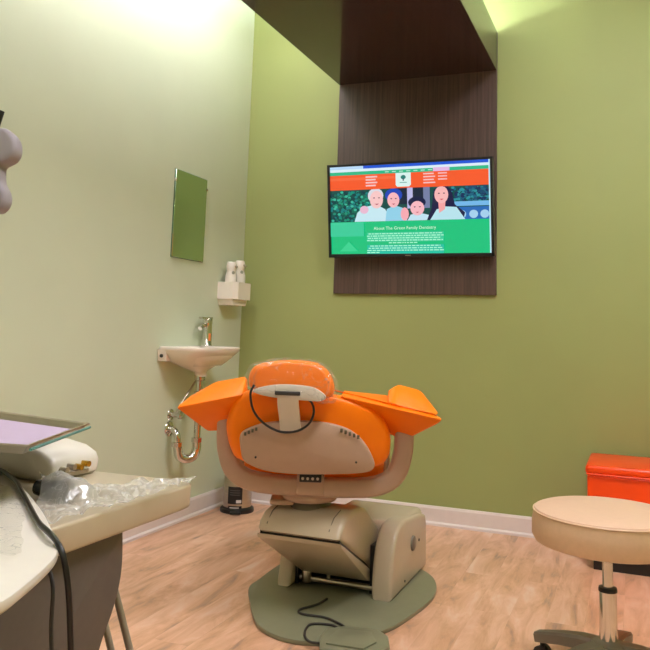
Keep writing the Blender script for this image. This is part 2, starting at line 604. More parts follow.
# four people: shirts, necks, faces, hair
poly([(0.16, 0.634), (0.18, 0.53), (0.23, 0.47), (0.30, 0.44), (0.36, 0.50), (0.40, 0.634)], (205, 240, 250))
ell(0.225, 0.50, 0.028, 0.045, (240, 190, 215))
ell(0.30, 0.345, 0.05, 0.085, (226, 226, 236), 18, 0.634, 0.271)
ell(0.305, 0.39, 0.042, 0.10, (255, 205, 205), 18)
ell(0.29, 0.37, 0.007, 0.007, (150, 90, 110), 8); ell(0.322, 0.37, 0.007, 0.007, (150, 90, 110), 8)
poly([(0.292, 0.435), (0.322, 0.435), (0.307, 0.452)], (190, 90, 110))
poly([(0.36, 0.634), (0.37, 0.50), (0.42, 0.46), (0.47, 0.49), (0.50, 0.634)], (150, 215, 240))
ell(0.415, 0.345, 0.055, 0.075, (24, 70, 190), 18, 0.634, 0.271)
ell(0.413, 0.40, 0.038, 0.085, (255, 190, 195), 18)
ell(0.40, 0.385, 0.006, 0.007, (120, 60, 80), 8); ell(0.428, 0.385, 0.006, 0.007, (120, 60, 80), 8)
poly([(0.402, 0.44), (0.426, 0.44), (0.414, 0.455)], (200, 80, 100))
ell(0.483, 0.56, 0.026, 0.074, (255, 175, 185), 12, 0.634)
poly([(0.50, 0.634), (0.52, 0.57), (0.57, 0.55), (0.64, 0.58), (0.65, 0.634)], (200, 235, 250))
ell(0.56, 0.435, 0.055, 0.065, (16, 24, 70), 18)
ell(0.562, 0.50, 0.043, 0.08, (255, 190, 200), 18)
ell(0.546, 0.485, 0.006, 0.007, (110, 60, 80), 8); ell(0.578, 0.485, 0.006, 0.007, (110, 60, 80), 8)
poly([(0.55, 0.54), (0.575, 0.54), (0.562, 0.552)], (200, 80, 100))
poly([(0.62, 0.634), (0.65, 0.50), (0.665, 0.30), (0.70, 0.271), (0.75, 0.271), (0.775, 0.34), (0.79, 0.47), (0.85, 0.56), (0.84, 0.634)], (22, 22, 70))
poly([(0.64, 0.634), (0.68, 0.52), (0.73, 0.49), (0.80, 0.50), (0.85, 0.634)], (190, 235, 245))
poly([(0.69, 0.42), (0.735, 0.42), (0.73, 0.52), (0.695, 0.56)], (255, 170, 170))
ell(0.71, 0.36, 0.042, 0.095, (255, 190, 190), 18, 0.634, 0.271)
ell(0.695, 0.345, 0.006, 0.007, (110, 60, 80), 8); ell(0.726, 0.345, 0.006, 0.007, (110, 60, 80), 8)
poly([(0.697, 0.405), (0.725, 0.405), (0.711, 0.42)], (220, 70, 90))
# logo card
poly([(0.43, 0.10), (0.525, 0.10), (0.525, 0.235), (0.515, 0.255), (0.44, 0.255), (0.43, 0.235)], (225, 250, 245))
ell(0.478, 0.15, 0.016, 0.024, (30, 130, 120))
rct(0.474, 0.482, 0.16, 0.19, (70, 90, 110))
rct(0.455, 0.50, 0.205, 0.213, (90, 170, 160))
# body copy, too small to read: broken pale rows
rct(0.0, 0.22, 0.64, 0.8, (60, 210, 160))
poly([(0.06, 0.97), (0.12, 0.86), (0.18, 0.97)], (60, 215, 150))
rct(0.24, 0.72, 0.76, 0.865, (60, 212, 160))
rct(0.24, 0.72, 0.90, 1.0, (30, 200, 170))
for k, (v, a0, a1) in enumerate([(0.775, .25, .71), (0.80, .24, .72), (0.825, .245, .70), (0.85, .24, .715), (0.878, .38, .56), (0.912, .26, .70), (0.937, .25, .71), (0.962, .24, .72), (0.985, .24, .32)]):
    u = a0
    while u < a1:
        l = rr.uniform(0.008, 0.03)
        rct(u, min(a1, u + l), v - 0.006, v + 0.006, (175, 250, 215))
        u += l + 0.005
def screen_text(s, u, v, size, rgb):
    cu = bpy.data.curves.new('t', 'FONT')
    cu.body = s; cu.size = size; cu.align_x = 'CENTER'; cu.resolution_u = 2
    o = bpy.data.objects.new('t', cu)
    COL.objects.link(o)
    me = bpy.data.meshes.new_from_object(o.evaluated_get(bpy.context.evaluated_depsgraph_get()))
    bpy.data.objects.remove(o); bpy.data.curves.remove(cu)
    x0, z0 = P2(u, v)
    lay[0] += 1
    vs = [scb.verts.new((x0 + q.co.x, 0.002 - 0.00002 * lay[0], z0 + q.co.y)) for q in me.vertices]
    for pg in me.polygons:
        try:
            f = scb.faces.new([vs[i] for i in pg.vertices]); f.material_index = sm(rgb)
        except ValueError: pass
    bpy.data.meshes.remove(me)
screen_text('About The Green Family Dentistry', 0.48, 0.73, 0.0255, (215, 255, 225))
rct(0.992, 1, 0, 1, (200, 240, 255))
# the layers reach 8 mm at most: clamp behind the bezel lip
xf(scb, tvf)
me_ = obj('screen', scb, None, tv, smooth=False, mats=smats, merge=False)

# ------------------------------------------------------------------ mirror
mr = thing('wall_mirror', 'frameless rectangular mirror on the pale left wall above the basin', 'mirror', (0, -0.652, 1.387))
M_mirror = mat('mirror_silver', (186, 206, 178), rough=0.015, metal=1, var=0.005)
M_edge = mat('mirror_glass_edge', (70, 110, 84), rough=0.1, var=0.02)
obj('glass', box(0.004, 0.009, -0.812, -0.493, 1.387, 1.857, 0.002, 1), M_mirror, mr)
obj('backing', box(0.0, 0.0045, -0.814, -0.491, 1.385, 1.859), M_edge, mr, smooth=False)
for yy, zz in ((-0.812, 1.80), (-0.493, 1.80)):
    obj('clip', box(0.0, 0.013, yy - 0.006, yy + 0.006, zz - 0.008, zz + 0.008, 0.002, 1), M_chrome, mr)

# ------------------------------------------------------------------ soap dispensers in wall holder
hd = thing('bottle_holder', 'white boxy wall holder for two pump bottles near the corner', 'holder', (0, -0.21, 1.15))
oc = [(0.0, -0.305), (0.10, -0.305), (0.125, -0.28), (0.125, -0.13), (0.10, -0.115), (0.0, -0.115)]
bm = bmesh.new()
def shellbox(pts, z0, z1, t):
    n = len(pts)
    cx = sum(a for a, b in pts) / n; cy = sum(b for a, b in pts) / n
    def sc(a, b): return (cx + (a - cx) * (1 - t / 0.06), cy + (b - cy) * (1 - t / 0.09))
    inn = [sc(a, b) for a, b in pts]
    R = [[bm.verts.new((a, b, z)) for a, b in q] for q, z in ((pts, z0), (pts, z1), (inn, z1), (inn, z0 + t))]
    for A, B in zip(R, R[1:]):
        for i in range(n): bm.faces.new((A[i], A[(i + 1) % n], B[(i + 1) % n], B[i]))
    bm.faces.new(R[0]); bm.faces.new(R[-1])
shellbox(oc, 1.19, 1.29, 0.004)
obj('tray_box', bm, M_white, hd, smooth=False)
bm = prism([(-0.285, 1.155), (-0.135, 1.155), (-0.120, 1.19), (-0.30, 1.19)], 0, 0.0, 0.1, 0.003, 2)
obj('drip_base', bm, M_white, hd)
M_labelgrey = mat('grey_green_print', (150, 152, 132), rough=0.5)
def pump_bottle(y, h, label):
    t = thing('pump_bottle', label, 'bottle', (0.062, y, 1.194), 'white pump bottles in the wall holder')
    r = 0.035
    obj('bottle_body', lathe([(0, 0), (r * .9, 0), (r, 0.006), (r, h * .62), (r * .8, h * .72), (r * .78, h * .76)], (0.062, y, 1.194), 28), M_white, t)
    obj('pump_cap', lathe([(r * .8, h * .76), (r * .84, h * .78), (r * .84, h * .94), (r * .7, h), (0, h)], (0.062, y, 1.194), 28), M_white, t)
    obj('nozzle', tube([(0.062 + r * .6, y, 1.194 + h * .88), (0.062 + r * .95, y - 0.004, 1.194 + h * .88), (0.062 + r * 1.15, y - 0.006, 1.194 + h * .85)], 0.0075, 10), M_steel, t)
    bm = bmesh.new()
    q = tube([(0.062, y, 0), (0.062, y, 0.001)], 0.001, 6)
    q.free()
    # printed round mark on the front of the body
    for k in range(1):
        cpts = []
        for j in range(14):
            an = 2 * pi * j / 14
            yy = 0.010 * math.cos(an); zz = 0.010 * math.sin(an)
            ph = yy / r
            cpts.append(bm.verts.new((0.062 + (r + .0002) * math.cos(ph - 0.7), y + (r + .0002) * math.sin(ph - 0.7), 1.194 + h * .70 + zz)))
        bm.faces.new(cpts)
    obj('round_label', bm, M_labelgrey, t, smooth=False)
pump_bottle(-0.262, 0.215, 'white pump bottle in the wall holder, the shorter one nearer the mirror')
pump_bottle(-0.158, 0.232, 'white pump bottle in the wall holder, the taller one nearer the corner')

# ------------------------------------------------------------------ hand basin
bs = thing('hand_basin', 'small white ceramic wall basin under the mirror', 'basin', (0.0, -0.65, 0.80))
SCY = -0.652
def basin():
    bm = bmesh.new()
    n = 40
    # plan outline: straight wall side, rounded front
    def outline(s, z, dx=0):
        vs = []
        for k in range(n):
            t = k / n * 2 * pi
            c, s_ = math.cos(t), math.sin(t)
            ex = 0.45 if c > 0 else 0.16
            X = math.copysign(abs(c) ** ex, c); Y = math.copysign(abs(s_) ** ex, s_)
            vs.append((0.132 + 0.132 * X * s + dx, SCY + 0.235 * Y * s, z))
        return vs
    L = []
    L.append((0.04, 0.915 - 0.10, .1)); L.append((0.5, 0.915 - 0.095, 1)); L.append((0.8, 0.915 - 0.05, 1)); L.append((0.90, 0.915 - 0.012, 1)); L.append((0.92, 0.918, 1))
    L.append((0.985, 0.92, 1)); L.append((1.0, 0.914, 1)); L.append((0.985, 0.90, 1)); 
    rings = []
    for s, z, q in L:
        rings.append([bm.verts.new(v) for v in outline(s, z)])
    # outside of the bowl, drawn in towards the wall side and the waste
    for s, z, dx, sy in ((0.9, 0.875, -0.01, 0.93), (0.72, 0.845, -0.03, 0.8), (0.50, 0.815, -0.03, 0.5), (0.30, 0.795, -0.02, 0.25), (0.22, 0.785, -0.01, 0.15), (0.21, 0.765, -0.005, 0.15)):
        vs = []
        for k in range(n):
            t = k / n * 2 * pi
            c, s_ = math.cos(t), math.sin(t)
            ex = 0.45 + 0.55 * (1 - s)
            X = math.copysign(abs(c) ** ex, c); Y = math.copysign(abs(s_) ** ex, s_)
            x = 0.132 + dx + 0.132 * X * s
            vs.append(bm.verts.new((max(0.0, x), SCY + 0.235 * Y * sy, z)))
        rings.append(vs)
    for A, B in zip(rings, rings[1:]):
        for k in range(n): bm.faces.new((A[k], A[(k + 1) % n], B[(k + 1) % n], B[k]))
    bm.faces.new(rings[0]); bm.faces.new(rings[-1])
    return bm
obj('bowl', basin(), M_white, bs, angle=50)
# wall bracket web at the left end and its dark fixing hole
obj('wall_flange', prism([(-0.884, 0.905), (-0.872, 0.845), (-0.70, 0.835), (-0.50, 0.835), (-0.425, 0.90)], 0, 0.0, 0.05, 0.004, 2), M_white, bs)
obj('fixing_hole', tube([(0.028, -0.887, 0.872), (0.028, -0.88, 0.872)], 0.009, 12), M_dark, bs)
obj('rim_overflow', lathe([(0, 0), (0.012, 0), (0.013, 0.003), (0.008, 0.004), (0, 0.004)], (0.14, SCY, 0.816), 20), M_chrome, bs)

fa = thing('basin_tap', 'chrome single lever tap standing on the white basin', 'tap', (0.05, -0.505, 0.918))
fx, fy, fz = 0.055, -0.492, 0.9195
obj('tap_body', lathe([(0.031, 0), (0.032, 0.004), (0.028, 0.01), (0.027, 0.12), (0.028, 0.125), (0.028, 0.15), (0.024, 0.156), (0, 0.156)], (fx, fy, fz), 28), M_chrome, fa)
obj('spout', tube(cr([(fx, fy - .015, fz + .115), (fx + .01, fy - .07, fz + .112), (fx + .015, fy - .10, fz + .095)], 6), 0.012, 14), M_chrome, fa)
obj('lever', prism([(fx - .012, fy - .075), (fx + .012, fy - .075), (fx + .022, fy + .02), (fx - .022, fy + .02)], 2, fz + .150, fz + .160, 0.003, 2), M_chrome, fa)
M_redmark = mat('orange_temperature_mark', (235, 120, 50), rough=0.4)
obj('temperature_mark', box(fx + .02, fx + .0275, fy - .018, fy - .004, fz + .03, fz + .07, 0.001, 1), M_redmark, fa)

# waste pipe and trap
tr = thing('waste_trap', 'chrome waste pipe and bent trap under the basin', 'pipe', (0.12, -0.67, 0.35))
px_, py_ = 0.125, -0.66
obj('tailpiece', lathe([(0.02, 0.765 - .0), (0.028, 0.77), (0.028, 0.745), (0.02, 0.74), (0.02, 0.69), (0.026, 0.685), (0.026, 0.66), (0.018, 0.655), (0.018, 0.40)][::-1], (px_, py_, 0), 24), M_chrome, tr)
ub = cr([(px_, py_, 0.43), (px_, py_, 0.39), (px_ - .008, py_ - .018, 0.355), (px_ - .03, py_ - .05, 0.345), (px_ - .05, py_ - .078, 0.36), (px_ - .055, py_ - .09, 0.40), (px_ - .058, py_ - .095, 0.43)], 6)
obj('u_bend', tube(ub, 0.024, 16), M_chrome, tr)
q = (px_ - .058, py_ - .095)
obj('wall_elbow', tube(cr([(q[0], q[1], 0.43), (q[0] - .004, q[1], 0.465), (q[0] - .025, q[1] + .006, 0.487), (0.0, q[1] + .02, 0.492)], 6), 0.018, 16), M_chrome, tr)
for zz in (0.425, 0.388):
    obj('slip_nut', lathe([(0.019, 0), (0.028, 0.002), (0.028, 0.024), (0.019, 0.026)], ((px_, py_, zz) if zz > .42 else (q[0], q[1], zz + .02)), 8), M_chrome, tr)
obj('wall_flange', tube([(0.0005, q[1] + .02, 0.492), (0.006, q[1] + .02, 0.492), (0.014, q[1] + .02, 0.492)], [0.04, 0.038, 0.022], 24), M_chrome, tr)

vl = thing('supply_valve', 'chrome stop valve and braided hose on the wall below the basin', 'valve', (0.0, -0.72, 0.56))
vy, vz = -0.728, 0.565
obj('escutcheon', tube([(0.0005, vy, vz), (0.005, vy, vz), (0.01, vy, vz)], [0.03, 0.028, 0.014], 20), M_chrome, vl)
obj('valve_body', tube([(0.005, vy, vz), (0.055, vy, vz)], 0.013, 14), M_chrome, vl)
obj('valve_handle', tube([(0.055, vy, vz), (0.068, vy, vz), (0.072, vy, vz)], [0.022, 0.022, 0.015], 10), M_chrome, vl)
obj('supply_hose', tube(cr([(0.04, vy, vz + .01), (0.045, vy + .02, vz + .05), (0.06, vy + .09, vz + .13), (0.07, vy + .16, vz + .21), (0.07, vy + .19, 0.83)], 8), 0.006, 10), M_steel, vl)

# ------------------------------------------------------------------ waste bin
bn = thing('pedal_bin', 'small steel pedal bin with black base in the corner', 'bin', (0.15, -0.235, 0))
bc = (0.155, -0.235, 0)
obj('bin_body', lathe([(0.078, 0.02), (0.08, 0.03), (0.078, 0.20), (0.074, 0.225)], bc, 40), M_steel, bn)
obj('base_ring', lathe([(0, 0), (0.094, 0), (0.096, 0.006), (0.094, 0.02), (0.082, 0.03), (0, 0.03)], bc, 40), M_black, bn)
obj('lid', lathe([(0.077, 0.222), (0.079, 0.228), (0.072, 0.24), (0.04, 0.252), (0, 0.256)], bc, 40), M_black, bn)
pd = math.atan2(-0.92, 0.39)
def binf(r, ph, z): return (bc[0] + r * math.cos(pd + ph), bc[1] + r * math.sin(pd + ph), z)
def bin_patch(p0, p1, z0, z1, r):
    bm = bmesh.new()
    n = 8
    A = [bm.verts.new(binf(r, p0 + (p1 - p0) * k / n, z0)) for k in range(n + 1)]
    B = [bm.verts.new(binf(r, p0 + (p1 - p0) * k / n, z1)) for k in range(n + 1)]
    for k in range(n): bm.faces.new((A[k], A[k + 1], B[k + 1], B[k]))
    return bm
lb = obj('black_label', bin_patch(-0.62, 0.42, 0.052, 0.145, 0.0812), M_black, bn)
M_lab = mat('label_print', (215, 210, 205), rough=0.5)
M_lab2 = mat('label_print_grey', (90, 90, 92), rough=0.5)
obj('label_print', bin_patch(0.0, 0.36, 0.058, 0.075, 0.0818), M_lab, lb)
for k in range(3):
    obj('label_print', bin_patch(-0.45, 0.25, 0.10 + .012 * k, 0.103 + .012 * k, 0.0818), M_lab2, lb)
obj('pedal', xf(box(-0.03, 0.03, -0.125, -0.09, 0.006, 0.016, 0.003, 2), lambda co: Vector(bc) + Matrix.Rotation(pd + pi / 2, 3, 'Z') @ co), M_black, bn)
l2 = obj('lower_label', bin_patch(-0.55, 0.4, 0.021, 0.042, 0.0822), M_black, bn)
obj('lower_label_print', bin_patch(-0.45, 0.2, 0.026, 0.036, 0.0826), M_lab, l2)

# ------------------------------------------------------------------ orange bench
bx = thing('vinyl_bench', 'glossy red orange vinyl bench against the green wall', 'bench', (2.55, -0.24, 0))
obj('bench_body', box(2.052, 3.05, -0.46, -0.05, 0.065, 0.415, 0.012, 3), M_redor, bx)
obj('bench_cushion', box(2.045, 3.057, -0.468, -0.045, 0.415, 0.457, 0.016, 4), M_redor, bx)
obj('piping', tube(cr([(2.05, -0.47, .418), (2.55, -0.4705, .418), (3.052, -0.47, .418)], 4), 0.004, 8), M_redor, bx)
obj('plinth', box(2.075, 3.03, -0.44, -0.07, 0.0, 0.066), M_black, bx, smooth=False)

# ------------------------------------------------------------------ stool
st = thing('round_stool', 'tan round vinyl stool on a chrome post beside the orange bench', 'stool', (2.175, -1.655, 0))
sc_ = (2.178, -1.655, 0)
obj('seat', lathe([(0.0, 0.40), (0.19, 0.40), (0.213, 0.407), (0.222, 0.423), (0.2215, 0.465), (0.2165, 0.493), (0.2155, 0.4935)], sc_, 64), M_tan, st)
obj('seat_top', lathe([(0.217, 0.493), (0.213, 0.5005), (0.20, 0.5055), (0.12, 0.509), (0, 0.509)], sc_, 64), M_tan_top, st)
obj('seat_piping', tube([Vector((sc_[0] + 0.2175 * math.cos(k * pi / 32), sc_[1] + 0.2175 * math.sin(k * pi / 32), 0.4945)) for k in range(65)], 0.0022, 6), M_tan, st)
obj('mounting_plate', lathe([(0, 0.387), (0.03, 0.375), (0.085, 0.391), (0.085, 0.4005), (0, 0.4005)], sc_, 32), M_black, st)
obj('height_lever', tube([(sc_[0] + .02, sc_[1], .383), (sc_[0] + .13, sc_[1] - .02, .381), (sc_[0] + .17, sc_[1] - .026, .375)], 0.006, 10), M_steel, st)
obj('piston', lathe([(0.0155, 0.26), (0.0155, 0.387)], sc_, 24), M_chrome, st)
obj('collar', lathe([(0.016, 0.282), (0.026, 0.280), (0.0275, 0.274), (0.0275, 0.268)], sc_, 28), M_black, st)
obj('column', lathe([(0.0265, 0.10), (0.0255, 0.27)], sc_, 28), M_chrome, st)
obj('hub', lathe([(0, 0.075), (0.05, 0.08), (0.056, 0.10), (0.048, 0.122), (0.03, 0.13)], sc_, 28), M_nylon, st)
for k in range(5):
    an = math.radians(151.6 + 72 * k)
    c, s = math.cos(an), math.sin(an)
    def lp(r, z, c=c, s=s): return (sc_[0] + r * c, sc_[1] + r * s, z)
    secs = [(-1, -.8), (1, -.8), (1, .6), (.7, 1), (-.7, 1), (-1, .6)]
    pts = [lp(0.03, .102), lp(0.09, .098), lp(0.16, .086), lp(0.225, .070), lp(0.25, .064)]
    lg = obj('leg', tube(pts, [0.03, 0.028, 0.025, 0.023, 0.021], sect=[(b * .75, a) for a, b in secs], upv=(0, 0, 1)), M_nylon, st)
    cpos = lp(0.232, 0)
    bm = bmesh.new()
    tdir = Vector((-s, c, 0)); 
    for sgn in (-1, 1):
        a = Vector((cpos[0], cpos[1], 0.021)) + tdir * 0.006 * sgn
        tube([a, a + tdir * 0.014 * sgn], 0.021, 20, bm=bm)
    tube([Vector((cpos[0], cpos[1], 0.025)), Vector((cpos[0], cpos[1], 0.07))], 0.008, 10, bm=bm)
    obj('caster', bm, M_dark, lg)

# ------------------------------------------------------------------ dental chair
ch = thing('dental_chair', 'orange upholstered dental chair with beige base, seen from behind', 'dental chair', (1.12, -1.35, 0))
YAW = math.radians(22)
ca, sa = math.cos(YAW), math.sin(YAW)
OX, OY = 1.10, -1.40
def U(co):
    return Vector((OX + co.x * ca - co.y * sa, OY + co.x * sa + co.y * ca, co.z))
# --- base
plate = cr2([(0.83, -1.30), (0.84, -1.40), (0.915, -1.535), (1.00, -1.67), (1.074, -1.752), (1.18, -1.795), (1.29, -1.777), (1.40, -1.704), (1.455, -1.58), (1.49, -1.45), (1.523, -1.19), (1.487, -0.99), (1.40, -0.86), (1.25, -0.76), (1.0, -0.76), (0.86, -0.85), (0.82, -1.05)], 5)
obj('base_plate', prism(plate, 2, 0.0, 0.016, 0.004, 2), M_plate, ch)
# side fairings
profR = [(-1.315, 0.016), (-1.315, 0.07), (-1.305, 0.14), (-1.285, 0.20), (-1.25, 0.245), (-1.20, 0.272), (-1.13, 0.278), (-1.0, 0.264), (-0.88, 0.252), (-0.82, 0.238), (-0.80, 0.20), (-0.795, 0.016)]
fr = obj('side_fairing', prism(profR, 0, 1.315, 1.398, 0.016, 4), M_beige, ch)
obj('adjuster_knob', tube([(1.397, -1.03, 0.165), (1.405, -1.03, 0.165), (1.409, -1.03, 0.165)], [0.03, 0.029, 0.02], 24), M_nylon, fr)
obj('screw', tube([(1.397, -0.93, 0.155), (1.4005, -0.93, 0.155)], 0.006, 10), M_black, fr)
obj('screw', tube([(1.397, -1.14, 0.045), (1.4005, -1.14, 0.045)], 0.005, 10), M_black, fr)
profL = [(-1.33, 0.016), (-1.305, 0.12), (-1.28, 0.20), (-1.2, 0.24), (-1.0, 0.24), (-0.85, 0.22), (-0.80, 0.016)]
obj('side_fairing', prism(profL, 0, 0.925, 0.985, 0.014, 4), M_beige, ch)
obj('rear_housing', box(1.045, 1.385, -1.16, -0.81, 0.016, 0.268, 0.03, 5), M_beige, ch)
# lift arm: upper cover and lower shell with dark seam
upc = [(-1.600, 0.292), (-1.585, 0.325), (-1.545, 0.352), (-1.48, 0.366), (-1.38, 0.366), (-1.31, 0.345), (-1.22, 0.285), (-1.12, 0.225), (-1.08, 0.20), (-1.08, 0.02), (-1.17, 0.055), (-1.30, 0.137), (-1.45, 0.212), (-1.56, 0.268)]
obj('lift_cover', prism(upc, 0, 0.962, 1.292, 0.02, 5), M_beige, ch)
loc_ = [(-1.590, 0.262), (-1.595, 0.278), (-1.56, 0.262), (-1.45, 0.205), (-1.30, 0.130), (-1.22, 0.085), (-1.24, 0.07), (-1.285, 0.07)]
bm = prism(loc_, 0, 0.960, 1.294, 0.006, 2)
for v in bm.verts:           # the lower shell narrows towards its foot
    k = max(0, (0.26 - v.co.z) / 0.2)
    if v.co.x < 1.12: v.co.x += 0.055 * min(1, k)
obj('lift_lower_shell', bm, M_beige, ch)
obj('lift_seam', prism([(-1.585, 0.270), (-1.585, 0.298), (-1.45, 0.222), (-1.30, 0.148), (-1.18, 0.075), (-1.18, 0.05), (-1.30, 0.12), (-1.45, 0.195)], 0, 0.970, 1.284), M_black, ch, smooth=False)
for xx in (1.0, 1.245):
    obj('cover_seam', tube([(xx, -1.592, 0.315), (xx, -1.55, 0.351), (xx, -1.48, 0.367)], 0.002, 6), M_nylon, ch)
obj('opening_shade_block', box(0.986, 1.314, -1.235, -0.9, 0.017, 0.10), M_black, ch, smooth=False)  # black box standing in for the shade in the opening between the fairings
obj('mechanism_plate', box(0.986, 0.998, -1.285, -1.0, 0.02, 0.15), M_black, ch, smooth=False)
obj('mechanism_plate', box(1.295, 1.312, -1.27, -1.0, 0.02, 0.20), M_black, ch, smooth=False)
obj('lift_rod', tube([(0.99, -1.262, 0.040), (1.31, -1.262, 0.040)], 0.012, 14), M_steel, ch)
obj('lift_rod', tube([(0.99, -1.25, 0.068), (1.31, -1.25, 0.068)], 0.008, 12), M_steel, ch)
obj('rod_clamp', lathe([(0.016, -0.03), (0.02, -0.02), (0.02, 0.02), (0.016, 0.03)], (1.03, -1.27, 0.055), 14), M_steel, ch)
obj('rod_clamp', lathe([(0.008, -0.02), (0.008, 0.03)], (1.12, -1.262, 0.06), 10), M_steel, ch)
# --- neck
obj('swivel_neck', xf(lathe([(0.0, 0.345), (0.085, 0.345), (0.088, 0.358), (0.072, 0.375), (0.066, 0.40), (0, 0.40)], (-.01, -0.03, 0), 36), U), M_nylon, ch)
cast = cr2([(-0.10, -0.12), (-0.01, -0.16), (0.075, -0.12), (0.095, -0.04), (0.08, 0.06), (0.0, 0.09), (-0.09, 0.07), (-0.115, -0.04)], 5)
obj('swivel_casting', xf(pad(cast, 2, 0.388, 0.438, 0.02, 0.006, 0.012), U), M_beige2, ch)
obj('casting_tab', xf(box(-0.16, -0.07, -0.12, -0.02, 0.375, 0.395, 0.008, 3), U), M_beige2, ch)
obj('recline_bracket', xf(box(-0.06, 0.04, -0.178, 0.02, 0.425, 0.500, 0.006, 2), U), M_beige2, ch)
obj('recline_actuator', xf(box(-0.050, 0.030, -0.215, -0.17, 0.478, 0.508, 0.004, 2), U), M_black, ch)
for k in range(4):
    obj('actuator_bolt', xf(tube([(-0.038 + k * .018, -0.220, 0.492), (-0.038 + k * .018, -0.214, 0.492)], 0.005, 8), U), M_steel, ch)
# --- U shaped arm frame
ap = cr([(-.330, -.14, .735), (-.329, -.14, .66), (-.323, -.14, .575), (-.290, -.14, .498), (-.21, -.14, .462), (-.05, -.14, .452), (.10, -.14, .450), (.225, -.14, .458), (.298, -.14, .496), (.328, -.14, .575), (.332, -.14, .66), (.332, -.14, .735)], 6)
sec = []
for k in range(20):
    t = 2 * pi * k / 20
    c, s = math.cos(t), math.sin(t)
    sec.append((math.copysign(abs(c) ** .5, c) * 0.034, math.copysign(abs(s) ** .5, s) * 0.035))
bm = tube(ap, 1.0, sect=sec, upv=(0, 1, 0))
obj('arm_frame', xf(bm, U), M_beige2, ch)
for sx in (-1, 1):
    obj('hinge_post', xf(tube([(sx * .275, -.07, .50), (sx * .278, -.07, .66)], 0.011, 14), U), M_steel, ch)
    obj('armrest', xf(box(sx * .33 - .035, sx * .33 + .035, -0.2, 0.16, 0.70, 0.735, 0.014, 3), U), M_orange, ch)
# --- backrest
def lean(co):   # the back leans towards the head end as it rises
    co = co.copy()
    co.y -= (co.z - 0.53) * 0.18
    return U(co)
padol = cr2([(-.295, .76), (-.322, .68), (-.305, .59), (-.262, .545), (-.12, .528), (.08, .528), (.21, .535), (.262, .56), (.277, .617), (.262, .69), (.205, .75), (.107, .785), (0, .80), (-.15, .80), (-.24, .80)], 4)
obj('backrest_pad', xf(pad(padol, 1, -0.225, -0.115, 0.04, 0.01, -0.01), lean), M_orange, ch)
shol = cr2([(-.262, .60), (-.264, .645), (-.240, .668), (-.18, .690), (-.10, .700), (-.02, .702), (.06, .695), (.13, .672), (.18, .63), (.212, .575), (.216, .545), (.19, .527), (.10, .518), (-.05, .512), (-.16, .520), (-.225, .540), (-.252, .56)], 4)
sh = obj('backrest_shell', xf(pad(shol, 1, -0.262, -0.222, 0.012, 0.018, 0), lean), M_beige2, ch)
for X, Z in ((-.205, .572), (.15, .565)):
    obj('screw_hole', xf(tube([(X, -0.279, Z), (X, -0.272, Z)], 0.004, 10), lean), M_black, sh)
M_vent = mat('vent_dark_green', (104, 100, 80), rough=0.6)
for k in range(5):
    X = .095 + k * .015; Z = .675 - k * .0055
    obj('vent_slot', xf(box(X - .0045, X + .0045, -0.274 + k * .0012, -0.266, Z - .007, Z + .007, 0.001, 1), lean), M_vent, sh)
    if k < 4:
        X = -.245 + k * .013; Z = .652 + k * .006
        obj('vent_slot', xf(box(X - .004, X + .004, -0.2705 , -0.258, Z - .006, Z + .006, 0.001, 1), lean), M_vent, sh)
# --- shoulder wings
lw = [(-.500, -.27, .733), (-.470, -.16, .765), (-.377, -.13, .822), (-.262, -.12, .845), (-.262, -.26, .785), (-.30, -.27, .778), (-.402, -.13, .635), (-.345, -.12, .637), (-.285, -.15, .675), (-.33, -.06, .74), (-.25, -.1, .70)]
obj('shoulder_pad', xf(hull(lw, 0.007, 3), U), M_orange, ch, angle=25)
bm = hull([(.085, -.265, .792), (.458, -.30, .722), (.40, -.15, .665), (.336, -.14, .628), (.300, -.13, .634), (.225, -.15, .682), (.10, -.16, .805), (.27, -.12, .79), (.42, -.12, .745), (.30, -.08, .70)], 0.007, 3)
hull([(.258, -.24, .765), (.264, -.17, .812), (.304, -.15, .836), (.385, -.16, .818), (.452, -.285, .728), (.43, -.15, .76), (.30, -.11, .77), (.28, -.25, .765)], 0.010, 3, bm=bm)
obj('shoulder_pad', xf(bm, U), M_orange, ch, angle=25)
# --- headrest
hol = cr2([(-.225, .815), (-.236, .855), (-.215, .892), (-.16, .908), (-.09, .915), (-.01, .910), (.035, .888), (.062, .845), (.060, .80), (.025, .79), (-.09, .812), (-.17, .812)], 4)
obj('headrest_cushion', xf(pad(hol, 1, -0.375, -0.265, 0.036, 0.008, 0.01), U), M_orange, ch)
hpl = cr2([(-.215, .812), (-.16, .83), (-.09, .835), (-.01, .828), (.035, .80), (.02, .782), (-.04, .782), (-.09, .785), (-.15, .79), (-.20, .80)], 4)
obj('headrest_plate', xf(pad(hpl, 1, -0.385, -0.36, 0.005, 0.004, 0), U), M_lightgrey, ch)
obj('headrest_bracket', xf(box(-.140, -.052, -0.395, -0.375, .798, .812, 0.004, 2), U), M_dark, ch)
bm = tube(cr([(-.095, -.385, .812), (-.094, -.365, .77), (-.088, -.335, .72), (-.084, -.315, .675)], 6), 1.0, sect=[(-.036, -.01), (.036, -.01), (.036, .01), (-.036, .01)], upv=(1, 0, 0))
obj('headrest_post', xf(bm, U), M_lightgrey, ch)
